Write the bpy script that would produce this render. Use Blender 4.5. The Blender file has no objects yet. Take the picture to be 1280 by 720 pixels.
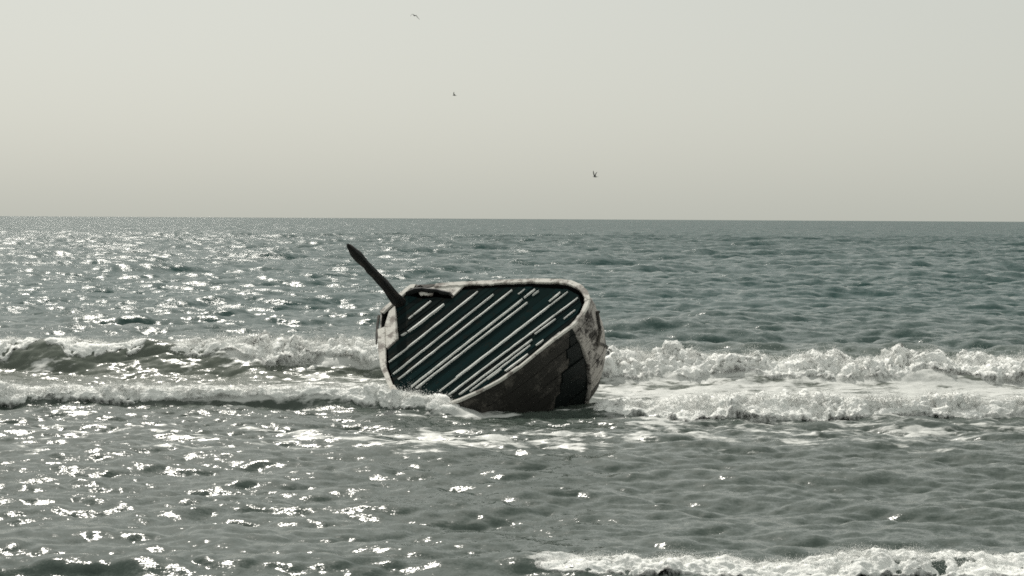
import bpy, bmesh, math, random
import numpy as np
from mathutils import Vector, Matrix

# ------------------------------------------------------------------ camera, sky, sun, exposure
S = bpy.context.scene
C = S.collection
EYE = 4.3
FOCAL_PX = 2400.0                       # focal length for a 1280 px wide frame
PITCH = math.atan(86.5 / FOCAL_PX)
ROLL = math.atan(7 / 1280)
cam_data = bpy.data.cameras.new('camera')
cam_data.sensor_width = 36.0
cam_data.lens = 36.0 * FOCAL_PX / 1280.0
cam_data.clip_start = 0.1
cam_data.clip_end = 60000
cam = bpy.data.objects.new('camera', cam_data)
C.objects.link(cam)
cam.matrix_world = (Matrix.Translation((0, 0, EYE)) @ Matrix.Rotation(math.pi / 2 - PITCH, 4, 'X')
                    @ Matrix.Rotation(ROLL, 4, 'Z'))
S.camera = cam

SUN_AZ = math.radians(-16)              # left of the viewing direction (+Y)
SUN_EL = math.radians(46)
world = bpy.data.worlds.new('World')
S.world = world
world.use_nodes = True
wn = world.node_tree
for nd in list(wn.nodes):
    wn.nodes.remove(nd)
w_out = wn.nodes.new('ShaderNodeOutputWorld')
w_bg = wn.nodes.new('ShaderNodeBackground')
w_sky = wn.nodes.new('ShaderNodeTexSky')
w_sky.sky_type = 'NISHITA'
w_sky.sun_disc = False
w_sky.sun_elevation = SUN_EL
w_sky.sun_rotation = SUN_AZ
w_sky.altitude = 0
w_sky.air_density = 1.0
w_sky.dust_density = 3.2
w_sky.ozone_density = 1.0
w_hs = wn.nodes.new('ShaderNodeHueSaturation')
w_hs.inputs['Saturation'].default_value = 0.42
wn.links.new(w_sky.outputs[0], w_hs.inputs['Color'])
w_veil = wn.nodes.new('ShaderNodeMix')               # even veil of airborne dust over the whole sky
w_veil.data_type = 'RGBA'
w_veil.inputs[0].default_value = 0.72
wn.links.new(w_hs.outputs[0], w_veil.inputs[6])
w_veil.inputs[7].default_value = (5.92, 6.12, 5.46, 1)
wn.links.new(w_veil.outputs[2], w_bg.inputs['Color'])
w_bg.inputs['Strength'].default_value = 0.1
wn.links.new(w_bg.outputs[0], w_out.inputs['Surface'])

sun_data = bpy.data.lights.new('sun', 'SUN')
sun_data.energy = 3.4
sun_data.angle = math.radians(1.0)
sun_data.color = (1.0, 0.96, 0.88)
sun = bpy.data.objects.new('sun', sun_data)
C.objects.link(sun)
SUN_DIR = Vector((math.sin(SUN_AZ) * math.cos(SUN_EL), math.cos(SUN_AZ) * math.cos(SUN_EL), math.sin(SUN_EL)))
sun.rotation_euler = (-SUN_DIR).to_track_quat('-Z', 'Y').to_euler()
sun.location = (-40, 60, 60)

S.view_settings.view_transform = 'Standard'
S.view_settings.look = 'None'
S.view_settings.exposure = 0.0
S.view_settings.gamma = 1.0
S.render.engine = 'CYCLES'
S.cycles.max_bounces = 6
S.cycles.diffuse_bounces = 4
S.cycles.glossy_bounces = 3
S.cycles.sample_clamp_indirect = 3.0
S.cycles.sample_clamp_direct = 4.5
S.cycles.pixel_filter_type = 'BLACKMAN_HARRIS'
S.cycles.filter_width = 1.7
S.cycles.use_denoising = False

rng = np.random.default_rng(7)
random.seed(7)

# ------------------------------------------------------------------ noise helpers
_perm = rng.permutation(256)
_perm = np.concatenate([_perm, _perm, _perm]).astype(np.int64)
_grad = rng.normal(size=(256, 3))
_grad /= np.linalg.norm(_grad, axis=1)[:, None]


def perlin(x, y, z):
    x = np.asarray(x, float); y = np.asarray(y, float); z = np.asarray(z, float)
    x, y, z = np.broadcast_arrays(x, y, z)
    xi = np.floor(x).astype(np.int64); yi = np.floor(y).astype(np.int64); zi = np.floor(z).astype(np.int64)
    xf = x - xi; yf = y - yi; zf = z - zi
    u = xf * xf * xf * (xf * (xf * 6 - 15) + 10)
    v = yf * yf * yf * (yf * (yf * 6 - 15) + 10)
    w = zf * zf * zf * (zf * (zf * 6 - 15) + 10)
    xi &= 255; yi &= 255; zi &= 255

    def g(i, j, k):
        h = _perm[(_perm[(_perm[(xi + i) & 255] + yi + j) & 255] + zi + k) & 255]
        gr = _grad[h]
        return gr[..., 0] * (xf - i) + gr[..., 1] * (yf - j) + gr[..., 2] * (zf - k)
    x00 = g(0, 0, 0) * (1 - u) + g(1, 0, 0) * u
    x10 = g(0, 1, 0) * (1 - u) + g(1, 1, 0) * u
    x01 = g(0, 0, 1) * (1 - u) + g(1, 0, 1) * u
    x11 = g(0, 1, 1) * (1 - u) + g(1, 1, 1) * u
    return ((x00 * (1 - v) + x10 * v) * (1 - w) + (x01 * (1 - v) + x11 * v) * w) * 1.6


def sstep(a, b, x):
    t = np.clip((np.asarray(x, float) - a) / (b - a), 0, 1)
    return t * t * (3 - 2 * t)


# ------------------------------------------------------------------ material helpers
def new_mat(name):
    m = bpy.data.materials.new(name)
    m.use_nodes = True
    nt = m.node_tree
    b = nt.nodes['Principled BSDF']
    return m, nt, b


def N(nt, kind, **inp):
    nd = nt.nodes.new(kind)
    for k, v in inp.items():
        nd.inputs[k.replace('_', ' ')].default_value = v
    return nd


def ramp(nt, src, stops):
    r = nt.nodes.new('ShaderNodeValToRGB')
    el = r.color_ramp.elements
    while len(el) < len(stops):
        el.new(0.5)
    for e, (p, c) in zip(el, stops):
        e.position = p
        e.color = c if len(c) == 4 else (*c, 1)
    nt.links.new(src, r.inputs[0])
    return r.outputs[0]


def mixc(nt, fac, a, b):
    m = nt.nodes.new('ShaderNodeMix')
    m.data_type = 'RGBA'
    for sock, val in ((m.inputs[0], fac), (m.inputs[6], a), (m.inputs[7], b)):
        if hasattr(val, 'links'):
            nt.links.new(val, sock)
        else:
            sock.default_value = val if isinstance(val, (int, float)) else (*val[:3], 1)
    return m.outputs[2]


def math_n(nt, op, a, b=None, clamp=False):
    m = nt.nodes.new('ShaderNodeMath')
    m.operation = op
    m.use_clamp = clamp
    for i, v in enumerate((a, b)):
        if v is None:
            continue
        if hasattr(v, 'links'):
            nt.links.new(v, m.inputs[i])
        else:
            m.inputs[i].default_value = v
    return m.outputs[0]


def coords(nt, scale=(1, 1, 1), rot=(0, 0, 0), kind='Object'):
    tc = nt.nodes.new('ShaderNodeTexCoord')
    mp = nt.nodes.new('ShaderNodeMapping')
    mp.inputs['Scale'].default_value = scale
    mp.inputs['Rotation'].default_value = rot
    nt.links.new(tc.outputs[kind], mp.inputs[0])
    return mp.outputs[0]


def noise_n(nt, vec, scale, detail=3, rough=0.55):
    t = N(nt, 'ShaderNodeTexNoise', Scale=scale, Detail=detail, Roughness=rough)
    nt.links.new(vec, t.inputs['Vector'])
    return t


# sea water with drifting surface foam
M_SEA, nt, b = new_mat('sea_water')
geo = nt.nodes.new('ShaderNodeNewGeometry')
sep = nt.nodes.new('ShaderNodeSeparateXYZ')
nt.links.new(geo.outputs['Position'], sep.inputs[0])
depth = nt.nodes.new('ShaderNodeMapRange')            # stirred sand in the surf, clear green outside
depth.inputs['From Min'].default_value = 20
depth.inputs['From Max'].default_value = 100
nt.links.new(sep.outputs['Y'], depth.inputs['Value'])
body = ramp(nt, depth.outputs[0], [(0.0, (0.050, 0.070, 0.060)), (0.27, (0.062, 0.080, 0.069)), (0.38, (0.115, 0.130, 0.108)), (0.44, (0.110, 0.128, 0.106)), (0.58, (0.034, 0.064, 0.057)), (1.0, (0.012, 0.052, 0.048))])  # breaker band paler: sand, plus light through the wave put into the colour
pos = coords(nt, (0.8, 1.0, 1.0))
pos2 = coords(nt, (0.55, 1.5, 1.0), (0, 0, 0.06))
lace = noise_n(nt, pos2, 1.3, 6, 0.62)
lace2 = noise_n(nt, coords(nt, (0.6, 1.2, 1.0), (0, 0, -0.1)), 4.5, 5, 0.68)
vor = N(nt, 'ShaderNodeTexVoronoi', Scale=1.6)
vor.feature = 'DISTANCE_TO_EDGE'
wob = nt.nodes.new('ShaderNodeVectorMath'); wob.operation = 'ADD'
nt.links.new(pos2, wob.inputs[0])
nz0 = noise_n(nt, pos2, 2.2, 3)
nt.links.new(nz0.outputs['Color'], wob.inputs[1])
nt.links.new(wob.outputs[0], vor.inputs['Vector'])
att = nt.nodes.new('ShaderNodeAttribute')
att.attribute_name = 'foam'
veins = math_n(nt, 'SUBTRACT', 0.16, vor.outputs['Distance'])
v2 = math_n(nt, 'ADD', math_n(nt, 'SUBTRACT', math_n(nt, 'MULTIPLY', att.outputs['Fac'], 0.75), 0.62),
            math_n(nt, 'ADD', math_n(nt, 'MULTIPLY', veins, 0.55), math_n(nt, 'ADD', math_n(nt, 'SUBTRACT', lace.outputs['Fac'], 0.18), math_n(nt, 'MULTIPLY', math_n(nt, 'SUBTRACT', lace2.outputs['Fac'], 0.5), 0.85))))
ffac = math_n(nt, 'MULTIPLY', v2, 5.0, True)
fm = math_n(nt, 'MULTIPLY', ffac, sstep(0, 1, 1.0) * 0.92)
nt.links.new(mixc(nt, fm, body, (0.62, 0.63, 0.61)), b.inputs['Base Color'])
rg = nt.nodes.new('ShaderNodeMapRange')
rg.inputs['To Min'].default_value = 0.10
rg.inputs['To Max'].default_value = 0.6
nt.links.new(fm, rg.inputs['Value'])
nt.links.new(rg.outputs[0], b.inputs['Roughness'])
b.inputs['IOR'].default_value = 1.333
# capillary ripples: tilt the normal directly so that far water keeps its roughness
def vmath(op, a, b_):
    n_ = nt.nodes.new('ShaderNodeVectorMath'); n_.operation = op
    for i, v in enumerate((a, b_)):
        if v is None:
            continue
        if hasattr(v, 'links'):
            nt.links.new(v, n_.inputs[i])
        else:
            n_.inputs[i].default_value = v
    return n_
rip = None
for sc, k, st in ((2.4, 0.11, (0.42, 1.0, 1)), (7.0, 0.10, (0.5, 1.0, 1)), (19.0, 0.10, (0.65, 1.0, 1)), (48.0, 0.145, (0.7, 1.0, 1)), (0.7, 0.07, (0.45, 1.0, 1))):
    nz = noise_n(nt, coords(nt, st, (0, 0, 0.25)), sc, 2, 0.5)
    ml = vmath('MULTIPLY', vmath('SUBTRACT', nz.outputs['Color'], (0.5, 0.5, 0.5)).outputs[0], (k * 4, k * 4, 0)).outputs[0]
    rip = ml if rip is None else vmath('ADD', rip, ml).outputs[0]
gust = noise_n(nt, coords(nt, (0.035, 0.09, 1), (0, 0, 0.1)), 1.0, 3, 0.6)        # wind patches
gustf = nt.nodes.new('ShaderNodeMapRange')
gustf.inputs['From Min'].default_value = 0.3; gustf.inputs['From Max'].default_value = 0.7
gustf.inputs['To Min'].default_value = 0.5; gustf.inputs['To Max'].default_value = 1.2
nt.links.new(gust.outputs['Fac'], gustf.inputs['Value'])
opn = nt.nodes.new('ShaderNodeMapRange')                                       # open water is rougher
opn.inputs['From Min'].default_value = 30; opn.inputs['From Max'].default_value = 200
opn.inputs['To Min'].default_value = 0.86; opn.inputs['To Max'].default_value = 1.3
nt.links.new(sep.outputs['Y'], opn.inputs['Value'])
amp_n = math_n(nt, 'MULTIPLY', gustf.outputs[0], opn.outputs[0])
sc_ = nt.nodes.new('ShaderNodeVectorMath'); sc_.operation = 'SCALE'
nt.links.new(rip, sc_.inputs[0]); nt.links.new(amp_n, sc_.inputs['Scale'])
pitch = nt.nodes.new('ShaderNodeMapRange')                                     # wind waves lean to the shore
pitch.inputs['From Min'].default_value = 60; pitch.inputs['From Max'].default_value = 400
pitch.inputs['To Min'].default_value = 0.07; pitch.inputs['To Max'].default_value = 0.23
nt.links.new(sep.outputs['Y'], pitch.inputs['Value'])
cmb = nt.nodes.new('ShaderNodeCombineXYZ')
nt.links.new(math_n(nt, 'MULTIPLY', pitch.outputs[0], -1.0), cmb.inputs['Y'])
rip = vmath('ADD', sc_.outputs[0], cmb.outputs[0]).outputs[0]
nt.links.new(vmath('NORMALIZE', vmath('ADD', geo.outputs['Normal'], rip).outputs[0], None).outputs[0], b.inputs['Normal'])

# whitewater: froth that thins out into lace where it is sparse
M_FOAM, nt, b = new_mat('whitewater_foam')
cv = coords(nt)
nz = noise_n(nt, cv, 9, 5, 0.65)
nt.links.new(ramp(nt, nz.outputs['Fac'], [(0.3, (0.80, 0.82, 0.80)), (0.6, (0.93, 0.93, 0.91))]), b.inputs['Base Color'])
b.inputs['Roughness'].default_value = 0.6
b.inputs['Specular IOR Level'].default_value = 0.2
bp = N(nt, 'ShaderNodeBump', Strength=0.6, Distance=0.03)
nz2 = noise_n(nt, cv, 22, 5, 0.7)
nt.links.new(nz2.outputs['Fac'], bp.inputs['Height'])
nt.links.new(bp.outputs[0], b.inputs['Normal'])
dn = nt.nodes.new('ShaderNodeAttribute'); dn.attribute_name = 'foam'
lc = noise_n(nt, coords(nt, (1.0, 0.8, 0.7)), 7, 6, 0.7)
al = math_n(nt, 'MULTIPLY', math_n(nt, 'ADD', math_n(nt, 'SUBTRACT', dn.outputs['Fac'], 0.5), math_n(nt, 'MULTIPLY', math_n(nt, 'SUBTRACT', lc.outputs['Fac'], 0.5), 2.2)), 1.5, True)
nt.links.new(al, b.inputs['Alpha'])


def paint_mat(name, paint, wood, wear, rough=0.6, grain=(1, 1, 1), spec=0.12, scale=3.0):
    """weathered paint over wood; wear = share of bare wood"""
    m, nt, b = new_mat(name)
    cv = coords(nt, grain)
    big = noise_n(nt, cv, scale, 6, 0.62)
    fine = noise_n(nt, cv, scale * 9, 4, 0.6)
    wv = noise_n(nt, coords(nt, (grain[0] * 0.6, grain[1] * 9, grain[2] * 9)), 4, 4)
    s = math_n(nt, 'ADD', big.outputs['Fac'], math_n(nt, 'MULTIPLY', math_n(nt, 'SUBTRACT', fine.outputs['Fac'], 0.5), 0.35))
    mask = math_n(nt, 'MULTIPLY', math_n(nt, 'SUBTRACT', s, 0.72 - 0.44 * wear), 9.0, True)
    wood2 = tuple(c * 0.45 for c in wood)
    paint2 = tuple(c * 0.72 for c in paint)
    wc = mixc(nt, wv.outputs['Fac'], wood2, tuple(min(1, c * 1.5) for c in wood))
    pc = mixc(nt, math_n(nt, 'MULTIPLY', fine.outputs['Fac'], 1.0, True), paint2, tuple(min(1, c * 1.15) for c in paint))
    nt.links.new(mixc(nt, mask, pc, wc), b.inputs['Base Color'])
    b.inputs['Roughness'].default_value = rough
    b.inputs['Specular IOR Level'].default_value = spec
    bp = N(nt, 'ShaderNodeBump', Strength=0.6, Distance=0.012)
    hgt = math_n(nt, 'SUBTRACT', math_n(nt, 'MULTIPLY', fine.outputs['Fac'], 0.5), math_n(nt, 'MULTIPLY', mask, 0.5))
    nt.links.new(hgt, bp.inputs['Height'])
    nt.links.new(bp.outputs[0], b.inputs['Normal'])
    return m


M_DECK = paint_mat('dark_green_deck_paint', (0.012, 0.022, 0.022), (0.020, 0.022, 0.020), 0.3, 0.55, spec=0.0)
M_DECK2 = paint_mat('black_deck_wood', (0.013, 0.018, 0.018), (0.026, 0.026, 0.023), 0.45, 0.6, spec=0.0)
M_DECK3 = paint_mat('sea_green_deck_paint', (0.012, 0.026, 0.027), (0.018, 0.022, 0.020), 0.4, 0.55, spec=0.0)
M_BATTEN = paint_mat('white_seam_paint', (0.86, 0.87, 0.84), (0.45, 0.45, 0.42), 0.22, 0.6, scale=5)
M_RIM = paint_mat('white_gunwale_paint', (0.74, 0.715, 0.665), (0.25, 0.225, 0.205), 0.50, 0.6, scale=3.2)
M_END = paint_mat('peeling_grey_white_hull_paint', (0.42, 0.395, 0.37), (0.05, 0.046, 0.043), 0.52, 0.65, scale=2.4)
M_END2 = paint_mat('grey_bare_hull_planks', (0.20, 0.185, 0.17), (0.06, 0.055, 0.05), 0.6, 0.65, scale=3)
M_SIDE2 = paint_mat('brown_grey_hull_planks', (0.065, 0.06, 0.053), (0.12, 0.11, 0.10), 0.4, 0.6, scale=2.5)
M_SIDE = paint_mat('dark_tarred_hull', (0.045, 0.043, 0.039), (0.12, 0.11, 0.098), 0.45, 0.6, scale=2.2)
M_BOTTOM = paint_mat('dark_green_hull_paint', (0.014, 0.018, 0.0175), (0.030, 0.030, 0.027), 0.3, 0.5, scale=2.5)
M_POST = paint_mat('dark_wet_timber', (0.014, 0.016, 0.016), (0.030, 0.027, 0.024), 0.5, 0.6, scale=6)
M_INSIDE, _nt, _b = new_mat('unlit_hold_timber')  # interior shade put into the near-black colour
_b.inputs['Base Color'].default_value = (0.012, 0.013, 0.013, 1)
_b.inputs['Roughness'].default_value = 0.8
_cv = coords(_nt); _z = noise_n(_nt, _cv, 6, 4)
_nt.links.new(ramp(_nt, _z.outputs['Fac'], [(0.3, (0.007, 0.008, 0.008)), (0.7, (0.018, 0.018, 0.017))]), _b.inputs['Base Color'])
M_BIRD, _nt, _b = new_mat('dark_plumage')
_cv = coords(_nt); _z = noise_n(_nt, _cv, 9, 3)
_nt.links.new(ramp(_nt, _z.outputs['Fac'], [(0.3, (0.05, 0.05, 0.048)), (0.7, (0.12, 0.12, 0.115))]), _b.inputs['Base Color'])
_b.inputs['Roughness'].default_value = 0.8


def mesh_obj(name, verts, faces, mat, parent=None, smooth=False):
    me = bpy.data.meshes.new(name)
    me.from_pydata([tuple(map(float, v)) for v in verts], [], faces)
    me.materials.append(mat)
    if smooth:
        me.polygons.foreach_set('use_smooth', [True] * len(me.polygons))
    me.update()
    o = bpy.data.objects.new(name, me)
    C.objects.link(o)
    o.parent = parent
    return o


def tag(o, label=None, cat=None, group=None, kind=None):
    if label: o['label'] = label
    if cat: o['category'] = cat
    if group: o['group'] = group
    if kind: o['kind'] = kind
    return o


def grid_mesh(name, P, mat, foam=None, extra=None):
    """P: (rows, cols, 3) array; extra: (verts, tris) appended"""
    r, c = P.shape[:2]
    V = P.reshape(-1, 3)
    idx = np.arange(r * c).reshape(r, c)
    Q = np.stack([idx[:-1, :-1], idx[:-1, 1:], idx[1:, 1:], idx[1:, :-1]], -1).reshape(-1, 4)
    loops = Q.ravel()
    starts = np.arange(len(Q)) * 4
    tot = np.full(len(Q), 4)
    if extra is not None:
        ev, et = extra
        loops = np.concatenate([loops, (et + len(V)).ravel()])
        starts = np.concatenate([starts, len(Q) * 4 + np.arange(len(et)) * 3])
        tot = np.concatenate([tot, np.full(len(et), 3)])
        V = np.concatenate([V, ev])
    me = bpy.data.meshes.new(name)
    me.vertices.add(len(V))
    me.vertices.foreach_set('co', np.ascontiguousarray(V, np.float32).ravel())
    me.loops.add(len(loops))
    me.loops.foreach_set('vertex_index', loops.astype(np.int32))
    me.polygons.add(len(starts))
    me.polygons.foreach_set('loop_start', starts.astype(np.int32))
    me.polygons.foreach_set('use_smooth', np.ones(len(starts), bool))
    me.update(calc_edges=True)
    if foam is not None:
        a = me.attributes.new('foam', 'FLOAT', 'POINT')
        a.data.foreach_set('value', np.ascontiguousarray(foam, np.float32).ravel())
    me.materials.append(mat)
    o = bpy.data.objects.new(name, me)
    C.objects.link(o)
    return o


# ------------------------------------------------------------------ sea
def ocean_tile(L, n, lmin, lmax, peak, wind, spread, seed):
    r = np.random.default_rng(seed)
    k1 = np.fft.fftfreq(n, L / n) * 2 * np.pi
    kx, ky = np.meshgrid(k1, k1, indexing='ij')
    k = np.hypot(kx, ky); k[0, 0] = 1
    lam = 2 * np.pi / k
    kp = 2 * np.pi / peak
    P = np.exp(-1.0 * (kp / k) ** 2) / k ** 4
    cosd = (kx * math.cos(wind) + ky * math.sin(wind)) / k
    P = P * (np.abs(cosd) ** spread + 0.06)
    P[(lam < lmin) | (lam > lmax)] = 0
    P[0, 0] = 0
    A = np.sqrt(P) * (r.normal(size=(n, n)) + 1j * r.normal(size=(n, n)))
    h = np.fft.ifft2(A).real
    s = 1 / h.std()
    dx = np.fft.ifft2(-1j * kx / k * A).real
    dy = np.fft.ifft2(-1j * ky / k * A).real
    return np.stack([h, dx, dy], -1) * s, L, n


def sample(tile, x, y, rot=0.0):
    T, L, n = tile
    c, s = math.cos(rot), math.sin(rot)
    u = (c * x - s * y) / L * n; v = (s * x + c * y) / L * n
    iu = np.floor(u).astype(np.int64); iv = np.floor(v).astype(np.int64)
    fu = (u - iu)[..., None]; fv = (v - iv)[..., None]
    iu %= n; iv %= n; ju = (iu + 1) % n; jv = (iv + 1) % n
    R = (T[iu, iv] * (1 - fu) + T[ju, iv] * fu) * (1 - fv) + (T[iu, jv] * (1 - fu) + T[ju, jv] * fu) * fv
    h = R[..., 0]; dx = R[..., 1]; dy = R[..., 2]
    return h, c * dx + s * dy, -s * dx + c * dy


WIND = math.radians(-80)
TILE_C = ocean_tile(23.0, 512, 0.10, 1.6, 0.9, WIND - 0.25, 1.0, 11)     # ripples and chop
TILE_A = ocean_tile(59.0, 512, 0.9, 6.0, 3.0, WIND, 1.5, 12)             # wind waves
TILE_B = ocean_tile(310.0, 512, 5.0, 45.0, 16.0, WIND + 0.1, 3.0, 13)    # swell


class Breaker:
    """a wave crest running along x"""
    def __init__(s, line, height, wf, wb, lean):
        s.line, s.height, s.wf, s.wb, s.lean = line, height, wf, wb, lean

    def yc(s, x):
        return np.interp(x, [p[0] for p in s.line], [p[1] for p in s.line]) + 0.25 * perlin(np.asarray(x) * 0.35, 3.3, s.wf) + 0.10 * perlin(np.asarray(x) * 1.1, 7.3, s.wf)

    def H(s, x):
        return np.interp(x, [p[0] for p in s.height], [p[1] for p in s.height]) * (1 + 0.18 * perlin(np.asarray(x) * 0.5, 9.1, s.wb))

    def h(s, x, y):
        d = y - s.yc(x)
        g = np.where(d < 0, np.exp(-(d / s.wf) ** 2), np.exp(-np.abs(d / s.wb) ** 1.6))
        return s.H(x) * g


OUTER = Breaker([(-40, 53.6), (-20, 54.2), (-14, 53.9), (-8, 53.0), (-3, 52.3), (2.5, 50.6), (8, 50.3), (14, 50.6), (40, 51)],
                [(-40, .7), (-20, .82), (-14, .92), (-8, .92), (-5, .8), (-2, .7), (2, .66), (14, .55), (40, .5)], 1.5, 2.0, 0.38)
INNER_L = Breaker([(-40, 44.0), (-12, 43.9), (-6, 44.1), (-3, 43.4), (-1.4, 42.3), (40, 42)],
                  [(-40, .38), (-12, .38), (-4, .38), (-1.5, .34), (-0.6, 0), (40, 0)], 0.38, 1.6, 0.2)
INNER_R = Breaker([(-40, 42), (2, 42.4), (4, 41.6), (8, 41.3), (12, 41.6), (40, 42)],
                  [(-40, 0), (1.5, 0), (2.3, .20), (5, .34), (9, .34), (14, .38), (40, .3)], 0.45, 1.7, 0.2)
FRONT = Breaker([(-40, 23.4), (0, 23.2), (3, 22.95), (7, 23.1), (40, 23.3)],
                [(-40, .09), (-4, .12), (-1.2, .11), (-0.2, .12), (1, .16), (3.5, .14), (7, .13), (40, .13)], 0.30, 0.9, 0.2)
BREAKERS = [OUTER, INNER_L, INNER_R, FRONT]


def chop(x, y):
    outer = sstep(50, 64, y)
    quiet = 0.75 - 0.35 * np.exp(-((y - 47) / 3.0) ** 2)
    amp = quiet * (1 - outer) + outer
    hc, cx, cy = sample(TILE_C, x, y, 0.0)
    ha, ax, ay = sample(TILE_A, x, y, 0.21)
    hb, bx_, by_ = sample(TILE_B, x, y, -0.12)
    far = 1.0 / (1 + (y / 260.0) ** 2)                    # chop finer than the mesh fades into the ripple shading
    kc = 0.027 * amp * (far ** 2)
    ka = amp * (0.062 - 0.014 * sstep(45, 30, y) + 0.035 * sstep(60, 200, y))
    kb = 0.13 * (0.2 + 0.8 * outer) * (1 + 0.8 * sstep(70, 200, y))
    z = hc * kc + ha * ka + hb * kb
    dx = 0.9 * (cx * kc + ax * ka) + 0.7 * bx_ * kb
    dy = 0.9 * (cy * kc + ay * ka) + 0.7 * by_ * kb
    return z, dx, dy


def sea_surface(x, y):
    """world x, y -> displaced point and foam cover"""
    z, dx, dy = chop(x, y)
    foam = np.zeros_like(z)
    near = y < 75
    xn, yn = x[near], y[near]
    zz = np.zeros_like(xn); ly = np.zeros_like(xn); ff = np.zeros_like(xn)
    for br in BREAKERS:
        h = br.h(xn, yn)
        zz += h
        ly -= br.lean * h
    n1 = perlin(xn * 0.22, yn * 0.5, 1.7); n2 = perlin(xn * 0.9, yn * 1.6, 4.2)
    # outer breaker: broken right of the smooth green face
    d = yn - OUTER.yc(xn)
    broken = sstep(-8.8, -7.0, xn + 0.8 * n1)
    ff += broken * sstep(-1.6, -0.3, d) * sstep(2.2, 0.2, d) * 1.1
    ff += broken * sstep(-6, -2.0, d) * sstep(0.4, -0.6, d) * np.where(xn > 1, 0.58, 0.42)
    ff += (1 - broken) * sstep(-4.0, -2.0, d) * sstep(-0.7, -1.5, d) * (0.20 + 0.25 * n2)
    d = yn - INNER_L.yc(xn)
    lft = sstep(0.5, -1.5, xn)
    ff += lft * sstep(-0.45, -0.1, d) * (sstep(6.0, 1.5, d) * 0.80 + 0.3 * sstep(2.2, 1.0, d))
    ff += lft * sstep(-5.0, -0.4, d) * sstep(0.0, -0.5, d) * 0.22
    d = yn - INNER_R.yc(xn)
    rgt = sstep(1.6, 3.0, xn)
    ff += rgt * sstep(-0.9, -0.1, d) * (sstep(8, 3, d) * 0.58 + 0.5 * sstep(2.4, 1.2, d))
    ff += rgt * sstep(-6.0, -0.8, d) * sstep(-0.2, -1.0, d) * 0.42
    # drifting streaks in front of the wreck
    ff += (0.26 + 0.22 * n2) * np.exp(-((yn - 37.2 - 0.5 * n1) / 2.2) ** 2) * sstep(8.5, 0, np.abs(xn + 1.5 + 1.5 * n2)) + 0.22 * np.exp(-((yn - 37) / 2.5) ** 2)
    wl = yn - np.interp(xn, [-1.6, 0, 2.2, 3.2], [41.9, 42.2, 42.9, 42.4]) - 0.12 * n2      # wash along the wreck's waterline
    ff += (0.62 + 0.4 * n2) * np.exp(-(wl / 0.22) ** 2) * sstep(-1.8, -1.0, xn) * sstep(3.2, 2.0, xn)
    d = yn - FRONT.yc(xn)
    ff += sstep(-0.6, 0.8, xn) * sstep(-0.6, 0, d) * sstep(1.0, 0.1, d) * 0.62
    ff += 0.16 * n1 + 0.16 * n2
    ff -= 0.10 * sstep(34, 28, yn)
    z[near] += zz
    dy[near] += ly
    foam[near] = ff
    return x + dx, y + dy, z, np.clip(foam, 0, 1.2)


def steps(a, b, f):
    out = [a]
    while out[-1] < b:
        out.append(out[-1] + f(out[-1]))
    return out


ys = steps(10, 38, lambda y: 0.25 if y < 21 else 0.10)
ys += steps(ys[-1], 57, lambda y: 0.062)[1:]
ys += steps(ys[-1], 140, lambda y: max(0.11, 0.0032 * y))[1:]
ys += steps(ys[-1], 500, lambda y: 0.0045 * y)[1:]
ys += steps(ys[-1], 42000, lambda y: 0.018 * y)[1:]
ys = np.array(ys)
ts = np.concatenate([np.linspace(-0.95, -0.312, 40)[:-1], np.linspace(-0.312, 0.312, 520), np.linspace(0.312, 0.95, 40)[1:]])
Y, T = np.meshgrid(ys, ts, indexing='ij')
X = T * (Y + 4)
px, py, pz, pf = sea_surface(X.ravel(), Y.ravel())
P = np.stack([px, py, pz], -1).reshape(len(ys), len(ts), 3)
sea = grid_mesh('sea', P, M_SEA, foam=pf)
tag(sea, 'grey green choppy sea reaching to the hazy horizon', 'sea', kind='structure')

# ------------------------------------------------------------------ whitewater on the breakers
OCT_V = np.array([(1, 1, 1), (-1, -1, 1), (-1, 1, -1), (1, -1, -1)], float) * 0.75
OCT_T = np.array([(0, 1, 3), (0, 2, 1), (0, 3, 2), (1, 2, 3)])


def blobs(cent, rad, seed):
    r = np.random.default_rng(seed)
    n = len(cent)
    sc = rad[:, None, None] * (0.7 + 0.6 * r.random((n, 1, 3))) * (0.7 + 0.6 * r.random((n, 4, 1)))
    V = cent[:, None, :] + OCT_V[None] * sc
    T = OCT_T[None] + (np.arange(n) * 4)[:, None, None]
    return V.reshape(-1, 3), T.reshape(-1, 3)


def normals(P):
    du = np.gradient(P, axis=1); dv = np.gradient(P, axis=0)
    n = np.cross(du, dv)
    l = np.linalg.norm(n, axis=-1, keepdims=True); l[l == 0] = 1
    return n / l


def billow(P, f, seed):
    return np.abs(perlin(P[..., 0] * f + seed, P[..., 1] * f + 2 * seed, P[..., 2] * f))


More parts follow.
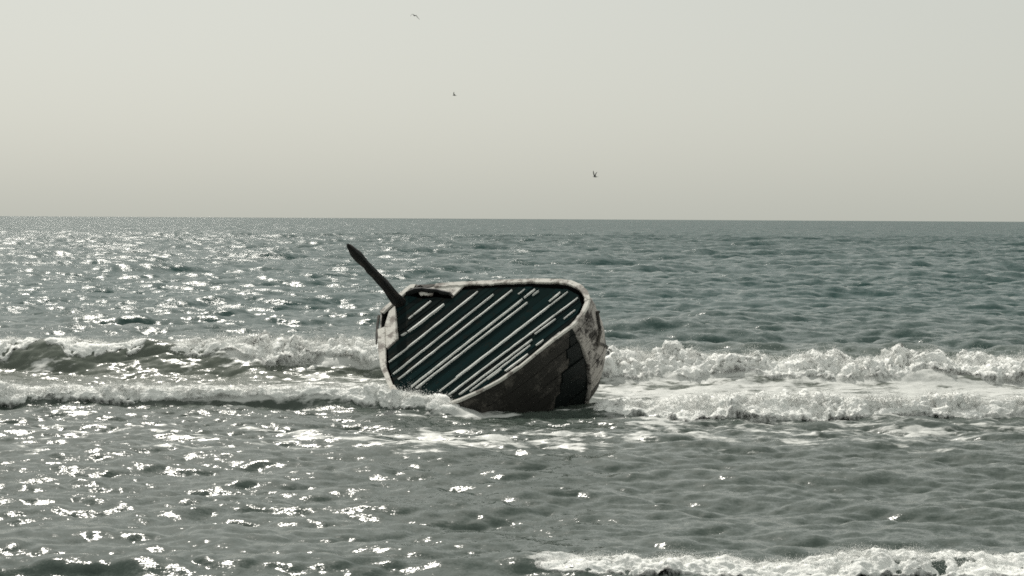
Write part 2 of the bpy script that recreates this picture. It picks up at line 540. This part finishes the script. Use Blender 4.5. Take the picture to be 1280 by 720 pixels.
def foam_roll(name, label, br, x0, x1, front, back, du, nv, lump, env, seed, spray, lift=0.0, spray_r=(0.004, 0.015), jets=0.45, holes=1.0):
    """tumbling whitewater riding on a breaker; env(x) 0..1 is how broken the crest is"""
    xs = np.arange(x0, x1, du)
    t = np.linspace(0, 1, nv)
    off = np.where(t < 0.5, -front * (1 - (t / 0.5) ** 0.8), back * ((t - 0.5) / 0.5) ** 1.3)
    X, OF = np.meshgrid(xs, off)
    E = np.clip(env(X), 0, 1)
    Yc = br.yc(X)
    wob = 1 + 0.35 * perlin(X * 0.7, seed, 0.3) + 0.2 * perlin(X * 2.1, seed, 5.3)
    Yg = Yc + OF * np.where(OF < 0, wob * (0.12 + 0.88 * np.clip(E, 0, 1) ** 0.8), 0.4 + 0.6 * E)
    h = br.h(X, Yg)
    z = sum(b_.h(X, Yg) for b_ in BREAKERS)
    Yd = Yg - br.lean * h
    tt = np.broadcast_to(t[:, None], X.shape)
    edge = sstep(0, 0.10, tt) * sstep(1.0, 0.70, tt)
    rampz = br.H(X) * np.clip(2 * tt, 0, 1) ** 0.85                 # heap of whitewater in front of the crest
    z = np.where(tt < 0.5, np.maximum(z, z + (rampz - z) * E), z)
    wz, wx, wy = chop(X.ravel(), Yg.ravel())
    P = np.stack([X + wx.reshape(X.shape), Yd + wy.reshape(X.shape), z + wz.reshape(X.shape) + lift * E * edge], -1)
    A = lump * E * (0.25 + 0.75 * edge) * (0.5 + 0.8 * sstep(-0.35, 0.4, perlin(X * 0.8, OF * 0.9, seed)))
    Q = P + 0.25 * np.stack([perlin(X * 1.9, Yg * 1.9, seed), perlin(X * 1.9, Yg * 1.9, seed + 4), perlin(X * 1.9, Yg * 1.9, seed + 8)], -1)
    D = billow(Q, 1.3, seed) * 0.9 + 0.35 * perlin(X * 1.1, tt * 1.5, seed + 2)
    P = P + normals(P) * (A * D)[..., None]
    Q = P + 0.10 * np.stack([perlin(X * 5, Yg * 5, seed), perlin(X * 5, Yg * 5, seed + 4), perlin(X * 5, Yg * 5, seed + 8)], -1)
    streak = perlin(X * 4.5, tt * 2.2, seed + 12) * 0.45 + perlin(X * 11.0, tt * 4.5, seed + 14) * 0.26       # water tumbling down the face
    D = billow(Q, 3.0, seed + 3) * 0.42 + billow(Q, 6.5, seed + 5) * 0.28 + streak * 1.1
    P = P + normals(P) * (A * D)[..., None]
    D = perlin(P[..., 0] * 13, P[..., 1] * 13, P[..., 2] * 13) * 0.20 + perlin(P[..., 0] * 27, P[..., 1] * 27, P[..., 2] * 27 + seed) * 0.13
    P = P + normals(P) * (A * D)[..., None]
    sink = (1 - sstep(0.0, 0.07, tt)) * 0.12
    hole = perlin(X * 1.1, OF * 2.6, seed + 31) + 0.5 * perlin(X * 3.1, OF * 6.0, seed + 35)
    gap = sstep(0.10, 0.65, hole) * holes
    P[..., 2] -= sink + gap * 0.25 * lump + (1 - sstep(0.02, 0.2, E)) * 0.4 + sstep(0.80, 1.0, tt) * 0.2
    dens = (0.35 + 1.05 * sstep(0.0, 0.14, tt)) * sstep(1.0, 0.62, tt) * (0.4 + 0.6 * sstep(0.05, 0.4, E))
    # flung droplets: a cloud that hugs the froth and thins outwards
    r = np.random.default_rng(int(seed * 10) + 1)
    clump = np.clip(perlin(X * 1.6, OF * 2, seed + 20) + 0.25, 0, 1) ** 1.5
    wts = (E * (edge ** 0.5) * (0.12 + clump) * (0.18 + np.exp(-((tt - 0.46) / 0.16) ** 2))).ravel()
    n = spray
    pick = r.choice(wts.size, n, p=wts / wts.sum())
    Nn = normals(P).reshape(-1, 3)[pick]
    cent = P.reshape(-1, 3)[pick].copy()
    top = np.exp(-((tt.ravel()[pick] - 0.46) / 0.2) ** 2)
    up = r.exponential(1.0, n) * jets * lump * (0.25 + 0.75 * top) * (0.3 + 1.4 * clump.ravel()[pick])
    cent += Nn * (up * 0.45)[:, None]
    cent[:, 2] += up * 0.55
    cent += r.normal(0, 0.02, (n, 3))
    rad = (spray_r[0] + (spray_r[1] - spray_r[0]) * r.random(n) ** 2.5) * (np.exp(-up / (lump * 0.6)) * 0.6 + 0.4)
    ex = blobs(cent, rad, int(seed))
    att_v = np.concatenate([dens.ravel(), np.full(len(ex[0]), 3.0)])
    o = grid_mesh(name, P, M_FOAM, foam=att_v, extra=ex)
    return tag(o, label, 'surf', 'breaking surf around the wreck', 'stuff')


foam_roll('breaking_wave_foam', 'high tumbling white surf left of the wreck, beside the smooth green wave face', OUTER,
          -10.6, -2.0, 1.5, 1.1, 0.032, 96, 0.42, lambda x: np.clip(sstep(-10.4, -6.4, x + 0.7 * perlin(x * 1.3, 2.2, 1.1)) ** 0.8 * (0.85 + 0.5 * perlin(x * 0.6, 1.2, 8.1)), 0, 1), 3.0, 32000)
foam_roll('breaking_wave_foam', 'high white surf right of the wreck, farther of its two foam lines', OUTER,
          -2.4, 17.5, 1.8, 1.0, 0.034, 96, 0.38, lambda x: 0.80 + 0.45 * perlin(x * 0.45, 4.2, 3.1), 13.0, 62000)
foam_roll('breaking_wave_foam', 'low white foam bore with dark face running in from left to the wreck', INNER_L,
          -17.0, -0.6, 0.55, 2.4, 0.032, 76, 0.19, lambda x: (0.75 + 0.7 * perlin(x * 0.6, 6.2, 2.1)) * sstep(-0.95, -1.45, x), 23.0, 34000, spray_r=(0.004, 0.014))
foam_roll('breaking_wave_foam', 'low churning white foam right of the wreck, nearer of its two foam lines', INNER_R,
          1.7, 15.5, 1.1, 2.8, 0.032, 100, 0.26, lambda x: (0.8 + 0.6 * perlin(x * 0.5, 3.2, 7.1)) * sstep(1.5, 2.6, x), 33.0, 48000, spray_r=(0.004, 0.016))
foam_roll('breaking_wave_foam', 'white foam crest closest to the viewer, at the bottom right', FRONT,
          -0.6, 8.6, 0.75, 0.55, 0.016, 100, 0.115, lambda x: sstep(-0.3, 1.7, x) * (0.95 + 0.3 * perlin(x * 0.9, 5.2, 4.1)), 43.0, 40000, spray_r=(0.002, 0.007))

def lips(x):
    e = 0
    for c, w, k in ((-14.0, .8, 1.0), (-11.7, .7, 1.2), (-12.8, .3, .6), (-10.4, .45, .8), (-16.5, .6, .7), (-18.6, .9, .8)):
        e = e + k * np.exp(-((x - c) / w) ** 2)
    return np.clip(e * (0.8 + 0.8 * perlin(x * 2.5, 1.1, 2.2)) - 0.08, 0, 1)


foam_roll('breaking_wave_foam', 'small patches of white foam spilling down the smooth green wave face', OUTER,
          -20.5, -9.6, 1.25, 0.25, 0.030, 70, 0.15, lips, 53.0, 6000, spray_r=(0.004, 0.014))

# ------------------------------------------------------------------ the wreck
BC = np.array([-0.4505, 43.8052, 1.5296])
BN = np.array([-0.37782, -0.52003, 0.76604])
B1 = np.array([0.80902, -0.58779, 0.0])
B2 = np.cross(BN, B1)
wreck = bpy.data.objects.new('wrecked_boat', None)
C.objects.link(wreck)
wreck.matrix_world = Matrix([[B1[0], B2[0], BN[0], BC[0]], [B1[1], B2[1], BN[1], BC[1]], [B1[2], B2[2], BN[2], BC[2]], [0, 0, 0, 1]])
tag(wreck, 'wooden boat wreck lying heeled in the surf, dark striped deck facing the shore', 'boat')
# below, everything is in the boat's own frame: x, y in the deck plane, z out of the deck
OUT = np.array([(-3.782, 0.741), (-3.62, 1.25), (-3.471, 1.719), (-2.709, 1.80), (-1.978, 1.89), (-1.003, 1.977), (0.041, 2.061), (0.779, 2.077),
                (1.118, 2.033), (1.452, 1.906), (1.773, 1.67), (1.94, 1.431), (2.014, 1.163), (2.009, 0.92), (1.961, 0.596),
                (1.795, 0.295), (1.62, -0.03), (1.43, -0.44), (1.24, -0.86), (0.985, -1.29), (0.65, -1.66), (0.275, -1.975),
                (-0.079, -2.2), (-0.558, -2.36), (-1.21, -2.25), (-1.873, -1.75), (-2.516, -1.145), (-2.997, -0.517), (-3.42, 0.12)])
INN = np.array([(-3.50, 1.05), (-2.657, -0.116), (-2.783, -0.494), (-2.339, -1.102), (-1.824, -1.646), (-1.2, -2.08), (-0.56, -2.19),
                (-0.11, -2.06), (0.281, -1.80), (0.818, -1.28), (1.163, -0.70), (1.36, -0.22), (1.62, 0.27), (1.833, 0.759), (1.80, 1.267),
                (1.554, 1.604), (1.126, 1.80), (0.14, 1.846), (-0.901, 1.775), (-1.869, 1.664), (-1.97, 1.334), (-2.45, 1.36), (-2.815, 1.30), (-3.38, 1.40)])
ANG = math.radians(64)
DU = np.array([math.cos(ANG), math.sin(ANG)])
DV = np.array([-math.sin(ANG), math.cos(ANG)])


def clip_poly(poly, nrm, c, keep_less):
    out = []
    m = len(poly)
    for i in range(m):
        a, b_ = poly[i], poly[(i + 1) % m]
        da, db = a @ nrm - c, b_ @ nrm - c
        if not keep_less:
            da, db = -da, -db
        if da <= 0:
            out.append(a)
        if (da < 0 < db) or (db < 0 < da):
            out.append(a + (b_ - a) * (da / (da - db)))
    return out


def prism(name, poly, z0, z1, mat, parent, tilt=0.0, skew=(0, 0)):
    """extruded polygon; tilt lifts one side of the top face"""
    m = len(poly)
    poly = [np.array(p) for p in poly]
    area = sum(poly[i][0] * poly[(i + 1) % m][1] - poly[(i + 1) % m][0] * poly[i][1] for i in range(m))
    if area < 0:
        poly = poly[::-1]
    vb = [(p[0], p[1], z0) for p in poly]
    cen = sum(poly) / m
    vt = [(p[0], p[1], z1 + tilt * float((p - cen) @ DV)) for p in poly]
    faces = [tuple(range(m - 1, -1, -1)), tuple(range(m, 2 * m))] + [(i, (i + 1) % m, m + (i + 1) % m, m + i) for i in range(m)]
    return mesh_obj(name, vb + vt, faces, mat, parent)


# deck base
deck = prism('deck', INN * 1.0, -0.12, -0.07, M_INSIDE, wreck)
offs = {'a': 2.83, 'b': 2.32, 'c': 1.82}
stripes = {  # start, end in the deck plane, half width
    'a1': ((-2.80, .56), (-2.742, .697), .018), 'a': ((-2.735, .716), (-2.519, 1.21), .026), 'b0': ((-2.66, -.02), (-2.56, .09), .018), 'b': ((-2.545, .12), (-2.067, 1.12), .036),
    'c0': ((-2.46, -.93), (-2.202, -.40), .022), 'c': ((-2.215, -.40), (-1.336, 1.60), .026), 'd': ((-2.089, -1.30), (-.825, 1.52), .020),
    'e': ((-1.846, -1.46), (-.376, 1.69), .024), 'f': ((-1.335, -1.66), (.088, 1.395), .020), 'f1': ((.108, 1.44), (.251, 1.75), .024),
    'g': ((-1.17, -1.70), (.288, 1.285), .023), 'h': ((-.273, -1.27), (.97, 1.232), .022), 'h1': ((.869, 1.345), (1.011, 1.67), .022),
    'i': ((-.47, -1.75), (.955, 1.165), .017), 'i1': ((.968, 1.205), (1.208, 1.69), .014), 'j': ((-.151, -1.83), (1.268, .898), .022),
    'j1': ((1.272, .905), (1.588, 1.50), .022), 'k': ((.125, -1.80), (1.09, .071), .018), 'l': ((.358, -1.68), (1.145, -.12), .016),
    'm': ((.93, -.978), (1.232, -.40), .034), 'o': ((1.072, .243), (1.36, .77), .018), 'o1': ((1.58, .781), (1.73, 1.1), .014),
    'q': ((.30, 1.53), (.385, 1.70), .012), 'r': ((-.12, 1.55), (-.03, 1.74), .010), 's': ((.62, -1.28), (.80, -.93), .014), 't': ((1.3, -.12), (1.40, .08), .016)}
edges = sorted(set(round(float((np.array(p) + np.array(q)) @ DV / 2), 3) for k, (p, q, w) in stripes.items() if k in 'abcdefghijklmo'))
lo = float((INN @ DV).min()); hi = float((INN @ DV).max())
cuts = [lo] + [e for e in edges if lo + .08 < e < hi - .08] + [hi]
full = [cuts[0]]
for c in cuts[1:]:                                   # wide runs hold two planks
    gap = c - full[-1]
    if gap > 0.26:
        full += [full[-1] + gap * (i + 1) / max(2, round(gap / 0.19)) for i in range(max(2, round(gap / 0.19)) - 1)]
    if c - full[-1] > 0.035:
        full.append(c)
rr = random.Random(5)
for c0, c1 in zip(full[:-1], full[1:]):
    g = 0.006
    pl = clip_poly([p for p in INN], DV, c1 - g, True)
    if len(pl) > 2:
        pl = clip_poly(pl, DV, c0 + g, False)
    if len(pl) > 2:
        prism('deck_plank', pl, -0.07, rr.uniform(-0.012, 0.006), rr.choice([M_DECK, M_DECK, M_DECK2, M_DECK2, M_DECK3]), deck, tilt=rr.uniform(-0.05, 0.05))


def strip(name, p, q, hw, z0, z1, mat, parent, seg=10, rag=0.25, seed=0):
    """slightly crooked bar along the deck with uneven width and height"""
    r = random.Random(seed)
    p = np.array(p); q = np.array(q); d = (q - p) / np.linalg.norm(q - p); nrm = np.array([-d[1], d[0]])
    seg = max(3, int(np.linalg.norm(q - p) / 0.14))
    V = []; F = []
    for i in range(seg + 1):
        c = p + (q - p) * i / seg + nrm * r.uniform(-.003, .003)
        w = 1.22 * hw * (1 + r.uniform(-rag, rag)) * (0.55 if i in (0, seg) else 1)
        zt = z1 + r.uniform(-.003, .003)
        for sx, zz in ((-1, z0), (-1, zt - .006), (-0.6, zt), (0.6, zt), (1, zt - .006), (1, z0)):
            V.append((*(c + nrm * w * sx), zz - (0.4 * w * sx if zz > 0 else 0)))
    for i in range(seg):
        for j in range(5):
            a = i * 6 + j
            F.append((a, a + 6, a + 7, a + 1))
    F.append(tuple(range(0, 6)))
    F.append(tuple(range(seg * 6 + 5, seg * 6 - 1, -1)))
    return mesh_obj(name, V, F, mat, parent)


for i, (k, (p, q, w)) in enumerate(stripes.items()):
    strip('deck_batten', p, q, w, -0.03, 0.032, M_BATTEN, deck, seed=i)

# hull: strakes lofted from the gunwale down to the keel
HC = np.array([-0.75, -0.25])
DEP = np.array([0.02, -0.18, -0.42, -0.66, -0.90, -1.14, -1.38, -1.62, -1.86, -2.10, -2.34, -2.58])
KX = np.array([1.0, 1.005, 1.005, 1.00, .985, .965, .94, .91, .875, .835, .79, .70])
KY = np.array([1.0, 1.01, 1.02, 1.03, 1.035, 1.035, 1.03, 1.015, .98, .93, .86, .74])


def refine(poly, m):
    poly = np.array(poly)
    seg = np.linalg.norm(np.roll(poly, -1, 0) - poly, axis=1)
    s = np.concatenate([[0], np.cumsum(seg)])
    cl = np.vstack([poly, poly[:1]])
    tt = np.linspace(0, s[-1], m, endpoint=False)
    return np.stack([np.interp(tt, s, cl[:, 0]), np.interp(tt, s, cl[:, 1])], -1), tt, s


RING, RT, RS = refine(OUT, 160)
hull = bpy.data.objects.new('hull', None); C.objects.link(hull); hull.parent = wreck
# the arc is cut at corners so that each side has its own planks
def arc_index(p):
    return int(np.argmin(((RING - np.array(p)) ** 2).sum(1)))
cor = sorted([arc_index((1.118, 2.033)), arc_index((1.93, 0.50)), arc_index((-0.56, -2.36)), arc_index((-3.7, 0.741)), arc_index((-3.471, 1.719))])


def hull_pt(i, d, push=0.0):
    kx = np.interp(-d, -DEP, KX); ky = np.interp(-d, -DEP, KY)
    p = RING[i % len(RING)]
    q = HC + (p - HC) * np.array([kx, ky])
    o = (q - HC) / np.linalg.norm(q - HC)
    return np.array([*(q + o * push), d])


def hull_ptf(f, d, push=0.0):
    i = math.floor(f); t_ = f - i
    return hull_pt(i, d, push) * (1 - t_) + hull_pt(i + 1, d, push) * t_


for ci in range(len(cor)):
    a, b_ = cor[ci], cor[(ci + 1) % len(cor)]
    if b_ <= a:
        b_ += len(RING)
    mid = RING[((a + b_) // 2) % len(RING)]
    is_end = mid[0] > 1.5 and mid[1] > 0.7
    near_side = mid[1] < 0 and mid[0] > 0
    for k in range(len(DEP) - 1):
        r = random.Random(ci * 40 + k)
        push = r.uniform(-0.012, 0.014)
        d0, d1 = DEP[k] - 0.006, DEP[k + 1] + 0.006
        nn = b_ - a
        if is_end:                                   # rounded end: pale peeling planks butted at ragged joints
            j1 = r.randint(3, max(4, nn - 4))
            runs = [(0, nn, M_END if k < 9 else M_SIDE)]
        elif near_side:                              # dark broken patch beside the corner, browner planks beyond
            w_ = min(nn - 8, max(1, int(1 + k * 1.5 + r.uniform(-.7, .7))))
            j2 = min(nn - 3, w_ + r.randint(8, 16))
            runs = [(0, w_, M_BOTTOM), (w_, nn, M_SIDE)]
        else:
            runs = [(0, nn, M_END if k < 4 else M_SIDE)]
        for i0, i1, mt in runs:
            if i1 <= i0:
                continue
            pz = push + r.uniform(-0.018, 0.018) * (1 if len(runs) > 1 else 0)
            steps_ = np.linspace(i0 + (0.06 if i0 else 0), i1 - (0.06 if i1 < nn else 0), max(2, (i1 - i0) + 1))
            e0 = r.uniform(.2, .8); e1 = e0
            V = []; F = []
            for q, fi in enumerate(steps_):
                jig = 0.008 * math.sin(fi * 0.9 + ci * 3 + k * 1.7) + r.uniform(-.004, .004)
                first, last = q == 0 and i0 > 0, q == len(steps_) - 1 and i1 < nn
                for dd, pu, sd in ((d0, pz + jig * 0.3, -1), (d1, pz + jig, 1), (d1, pz - 0.045, 1), (d0, pz - 0.045, -1)):
                    sk = sd * (e0 if first else e1 if last else 0)
                    V.append(hull_ptf(a + fi + sk, dd + jig * 0.6, pu))
            m_ = len(steps_)
            for i in range(m_ - 1):
                for j in range(4):
                    F.append((i * 4 + j, i * 4 + (j + 1) % 4, i * 4 + 4 + (j + 1) % 4, i * 4 + 4 + j))
            F.append((3, 2, 1, 0)); F.append(tuple((m_ - 1) * 4 + j for j in range(4)))
            mesh_obj('hull_plank', V, F, mt, hull)
# shell added behind the planks, coloured near black as shade for the gaps
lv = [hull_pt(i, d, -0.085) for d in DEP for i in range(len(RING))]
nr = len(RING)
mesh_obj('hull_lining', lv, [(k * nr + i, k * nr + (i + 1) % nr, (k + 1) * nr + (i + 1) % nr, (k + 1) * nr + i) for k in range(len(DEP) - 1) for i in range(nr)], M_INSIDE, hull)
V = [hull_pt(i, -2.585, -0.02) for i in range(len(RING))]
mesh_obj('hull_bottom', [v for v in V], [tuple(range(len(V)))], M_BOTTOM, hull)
# corner timber between the near side and the rounded end, and torn ribs on the near side
def timber(name, path, w, mat, parent, seed=0, taper=None):
    """squared timber along a list of 3-d points (boat frame), size w; taper scales per point"""
    r = random.Random(seed)
    path = [Vector(p) for p in path]
    V = []; F = []
    for i, p in enumerate(path):
        t = (path[min(i + 1, len(path) - 1)] - path[max(i - 1, 0)]).normalized()
        a = t.cross(Vector((0.2, 0.1, 1))).normalized(); b2 = t.cross(a).normalized()
        s = w * (taper[i] if taper else 1) * 0.5
        for k in range(8):
            an = math.pi / 4 * k + 0.2
            rad = s * (1.12 if k % 2 == 0 else 1.0) * (1 + r.uniform(-.10, .10))
            V.append(p + a * math.cos(an) * rad + b2 * math.sin(an) * rad)
    n_ = len(path)
    for i in range(n_ - 1):
        for k in range(8):
            F.append((i * 8 + k, i * 8 + (k + 1) % 8, i * 8 + 8 + (k + 1) % 8, i * 8 + 8 + k))
    F.append(tuple(range(7, -1, -1))); F.append(tuple((n_ - 1) * 8 + k for k in range(8)))
    return mesh_obj(name, V, F, mat, parent)


ic = arc_index((1.93, 0.50))
timber('corner_timber', [hull_pt(ic, d, 0.02) for d in np.linspace(-0.25, -2.5, 14)], 0.10, M_END, hull, 3)
for j, (ii, da, db, lat) in enumerate([(ic - 9, -.35, -1.0, 5), (ic - 4, -.9, -1.6, -6), (ic - 13, -.7, -1.05, -5)]):
    pts = [hull_pt(int(round(ii + lat * f)), da + (db - da) * f, 0.03) for f in np.linspace(0, 1, 7)]
    timber('torn_rib', pts, 0.06, M_SIDE, hull, 10 + j)

# gunwale cap in lengths
gun = bpy.data.objects.new('gunwale', None); C.objects.link(gun); gun.parent = wreck
def cap(poly_out, width, z0, z1, mat, name='gunwale_board', rag=0.0, seed=0, outp=0.03):
    """cap board along a run of outline points; inner edge set in by width (list or number)"""
    r = random.Random(seed)
    pts = np.array(poly_out)
    s = np.concatenate([[0], np.cumsum(np.linalg.norm(np.diff(pts, axis=0), axis=1))])
    m = max(4, int(s[-1] / 0.10))
    tt = np.linspace(0, s[-1], m)
    Pp = np.stack([np.interp(tt, s, pts[:, 0]), np.interp(tt, s, pts[:, 1])], -1)
    wv = np.interp(tt, np.linspace(0, s[-1], len(width)), width) if not np.isscalar(width) else np.full(m, width)
    tg = np.gradient(Pp, axis=0); tg /= np.linalg.norm(tg, axis=1)[:, None]
    nrm = np.stack([tg[:, 1], -tg[:, 0]], -1)          # outline runs clockwise: inner side
    V = []; F = []
    for i in range(m):
        j1, j2 = r.uniform(-1, 1) * 0.004, r.uniform(-1, 1) * rag
        o_ = Pp[i] - nrm[i] * (outp + j1); n_ = Pp[i] + nrm[i] * (wv[i] + j2)
        zt = z1 + r.uniform(-.002, .002)
        V += [(*o_, z0), (*o_, zt - .012), (*(o_ + nrm[i] * .014), zt), (*(n_ - nrm[i] * .014), zt), (*n_, zt - .012), (*n_, z0)]
    for i in range(m - 1):
        for j in range(6):
            F.append((i * 6 + j, i * 6 + (j + 1) % 6, i * 6 + 6 + (j + 1) % 6, i * 6 + 6 + j))
    F.append(tuple(range(6))); F.append(tuple(range(m * 6 - 1, m * 6 - 7, -1)))
    return mesh_obj(name, V, F, mat, gun)


def run(i0, i1):
    return [OUT[i % len(OUT)] for i in range(i0, i1 + 1)]


cap(run(3, 5), [.10, .13, .10, .12], 0.0, 0.045, M_RIM, rag=0.02, seed=1)
cap(run(5, 8), [.10, .11, .11], 0.0, 0.05, M_RIM, rag=0.012, seed=2)
cap(run(8, 11), [.11, .10, .11], 0.0, 0.055, M_RIM, rag=0.014, seed=3)
cap(run(11, 15), [.11, .08, .07], 0.0, 0.05, M_RIM, rag=0.012, seed=4)
cap(run(15, 18), [.09, .05, .04], 0.0, 0.05, M_RIM, seed=5)
cap(run(18, 22), [.05, .05, .06], 0.0, 0.06, M_RIM, seed=6)
cap(run(22, 25), [.10, .10, .10], 0.0, 0.06, M_RIM, seed=7)
cap(run(25, 28), [.07, .10, .16, .16], 0.0, 0.06, M_RIM, seed=8)
cap([OUT[0], (-3.67, 1.08)], .13, 0.0, 0.05, M_RIM, seed=9)
cap([(-3.60, 1.34), OUT[2], (-3.3, 1.74)], .14, 0.0, 0.05, M_RIM, seed=10)
# white margin planks inside the rim, torn edges at the upper left
prism('margin_plank', [(-3.55, .80), (-3.50, 1.02), (-2.70, -.10), (-2.80, -.47), (-2.97, -.40), (-3.30, .12)], -0.03, 0.018, M_RIM, wreck)
rj = random.Random(3)
jag = [(-1.90, 1.66), (-1.97, 1.36)]
x = -2.02
while x > -2.95:
    jag.append((x, 1.46 + 0.22 * (-x - 2.0) + rj.uniform(-.05, .05))); x -= rj.uniform(.04, .10)
prism('margin_plank', jag + [(-2.98, 1.70), (-2.7, 1.735), (-1.98, 1.83), (-1.86, 1.83)], -0.02, 0.02, M_RIM, wreck)
jag = []
x = -2.60
while x > -3.05:
    jag.append((x, 1.42 + rj.uniform(-.03, .02))); x -= rj.uniform(.05, .10)
prism('margin_plank', jag + [(-3.10, 1.53), (-2.62, 1.50)], -0.015, 0.015, M_RIM, wreck)
# a splintered beam across the hole
timber('splintered_beam', [(-3.38, 1.42, .03), (-3.15, 1.53, .05), (-2.95, 1.57, .06), (-2.75, 1.53, .05), (-2.5, 1.545, .06), (-2.3, 1.49, .04), (-2.1, 1.47, .04), (-1.96, 1.40, .02)], 0.11, M_POST, wreck, 8, [1, 1.3, .8, 1.2, .7, 1.1, .8, .4])
cap([(-3.3, 1.74), (-3.05, 1.76), (-2.72, 1.79)], [.10, .04, .12, .05], 0.0, 0.03, M_SIDE2, rag=0.04, seed=12)
# loose board hanging off the outside left
timber('loose_board', [(-3.83, .68, -.05), (-3.65, .36, -.02), (-3.42, -.02, .0), (-3.20, -.36, .02)], 0.07, M_SIDE, wreck, 9, [1, .9, .9, .5])

# upright post, leaning out to the left
W2B = np.array([B1, B2, BN])
def to_boat(p):
    return Vector(W2B @ (np.array(p) - BC))
base_w = BC + B1 * -3.40 + B2 * 1.10 + BN * 0.0
tip_w = np.array([-3.83, 44.6, 3.70])
ptv = tip_w - base_w
path = []; tap = []
prof = [(-.10, 1.25), (0, 1.15), (.08, 1.12), (.2, 1.0), (.3, .96), (.4, .86), (.5, .80), (.6, .82), (.66, .74), (.72, .86), (.8, .92), (.87, .80), (.93, .62), (.97, .45), (1.0, .22)]
rp = random.Random(2)
for f, tp in prof:
    q = base_w + ptv * f + np.array([rp.uniform(-.012, .012), 0, 0.02 * math.sin(f * 5)])
    path.append(to_boat(q)); tap.append(tp)
timber('post', path, 0.25, M_POST, wreck, 21, tap)

# ------------------------------------------------------------------ seabirds
def bird(loc, heading, span, wing, label):
    """one-piece gull; wing = list of (out, up, back, chord) along the half span"""
    bm = bmesh.new()
    prof = [(-.34, .004, 0), (-.27, .022, .004), (-.15, .05, 0), (0, .066, -.005), (.12, .058, 0), (.2, .040, .012), (.26, .036, .02), (.31, .022, .018), (.37, .005, .008)]
    rings = []
    for yy, r, zo in prof:
        rings.append([bm.verts.new((math.cos(t) * r, yy, math.sin(t) * r * .9 + zo)) for t in np.linspace(0, 2 * math.pi, 10, endpoint=False)])
    for a, b2 in zip(rings[:-1], rings[1:]):
        for i in range(10):
            bm.faces.new((a[i], a[(i + 1) % 10], b2[(i + 1) % 10], b2[i]))
    bm.faces.new(rings[0][::-1]); bm.faces.new(rings[-1])
    tl = [bm.verts.new(v) for v in ((-.02, -.28, .012), (.02, -.28, .012), (.07, -.43, .012), (-.07, -.43, .012), (-.02, -.28, -.012), (.02, -.28, -.012), (.07, -.43, -.006), (-.07, -.43, -.006))]
    for f in ((0, 1, 2, 3), (7, 6, 5, 4), (0, 4, 5, 1), (1, 5, 6, 2), (2, 6, 7, 3), (3, 7, 4, 0)):
        bm.faces.new([tl[i] for i in f])
    for s, prf in zip((-1, 1), wing):
        sec = []
        for o_, u, bk, ch in prf:
            xw = s * o_ * span / 2
            sec.append([bm.verts.new((xw, bk + ch * .5, u + .0)), bm.verts.new((xw, bk + ch * .2, u + .022)), bm.verts.new((xw, bk - ch * .5, u + .004)),
                        bm.verts.new((xw, bk - ch * .5, u - .004)), bm.verts.new((xw, bk + ch * .2, u - .014))])
        for a, b2 in zip(sec[:-1], sec[1:]):
            for i in range(5):
                bm.faces.new((a[i], a[(i + 1) % 5], b2[(i + 1) % 5], b2[i]))
        bm.faces.new(sec[0]); bm.faces.new(sec[-1][::-1])
    bmesh.ops.recalc_face_normals(bm, faces=bm.faces)
    me = bpy.data.meshes.new('seabird'); bm.to_mesh(me); bm.free()
    me.materials.append(M_BIRD)
    o = bpy.data.objects.new('seabird', me); C.objects.link(o)
    md = o.modifiers.new('skin', 'REMESH'); md.mode = 'VOXEL'; md.voxel_size = 0.012; md.use_smooth_shade = True
    o.location = loc; o.rotation_euler = heading
    return tag(o, label, 'bird', 'seabirds flying over the sea')


arch = [(.0, .02, .05, .2), (.3, .10, .08, .2), (.55, .10, .06, .17), (.8, -.08, -.02, .12), (.95, -.26, -.10, .05)]
arch2 = [(.0, .02, .05, .2), (.3, .06, .08, .2), (.55, .0, .06, .17), (.85, -.16, -.02, .12), (1.1, -.30, -.10, .05)]
bird((-11.27, 220, 27.4), (0, math.radians(12), math.radians(30)), 1.15, (arch, arch2), 'seabird with down-curved wings, highest in the sky')
vee = [(.0, .02, .05, .2), (.22, .20, .06, .2), (.45, .44, .04, .18), (.68, .62, -.02, .12), (.85, .74, -.08, .04)]
vee2 = [(.0, .02, .05, .2), (.2, .16, .06, .2), (.38, .36, .04, .18), (.5, .46, -.02, .12), (.6, .52, -.08, .04)]
bird((9.46, 220, 9.15), (0, math.radians(-6), math.radians(55)), 1.15, (vee, vee2), 'dark seabird with wings raised in a vee, lowest in the sky')
bird((-9.43, 310, 24.1), (0, math.radians(-20), math.radians(80)), 1.1, (vee, arch), 'tiny distant seabird, middle one of the three in height')
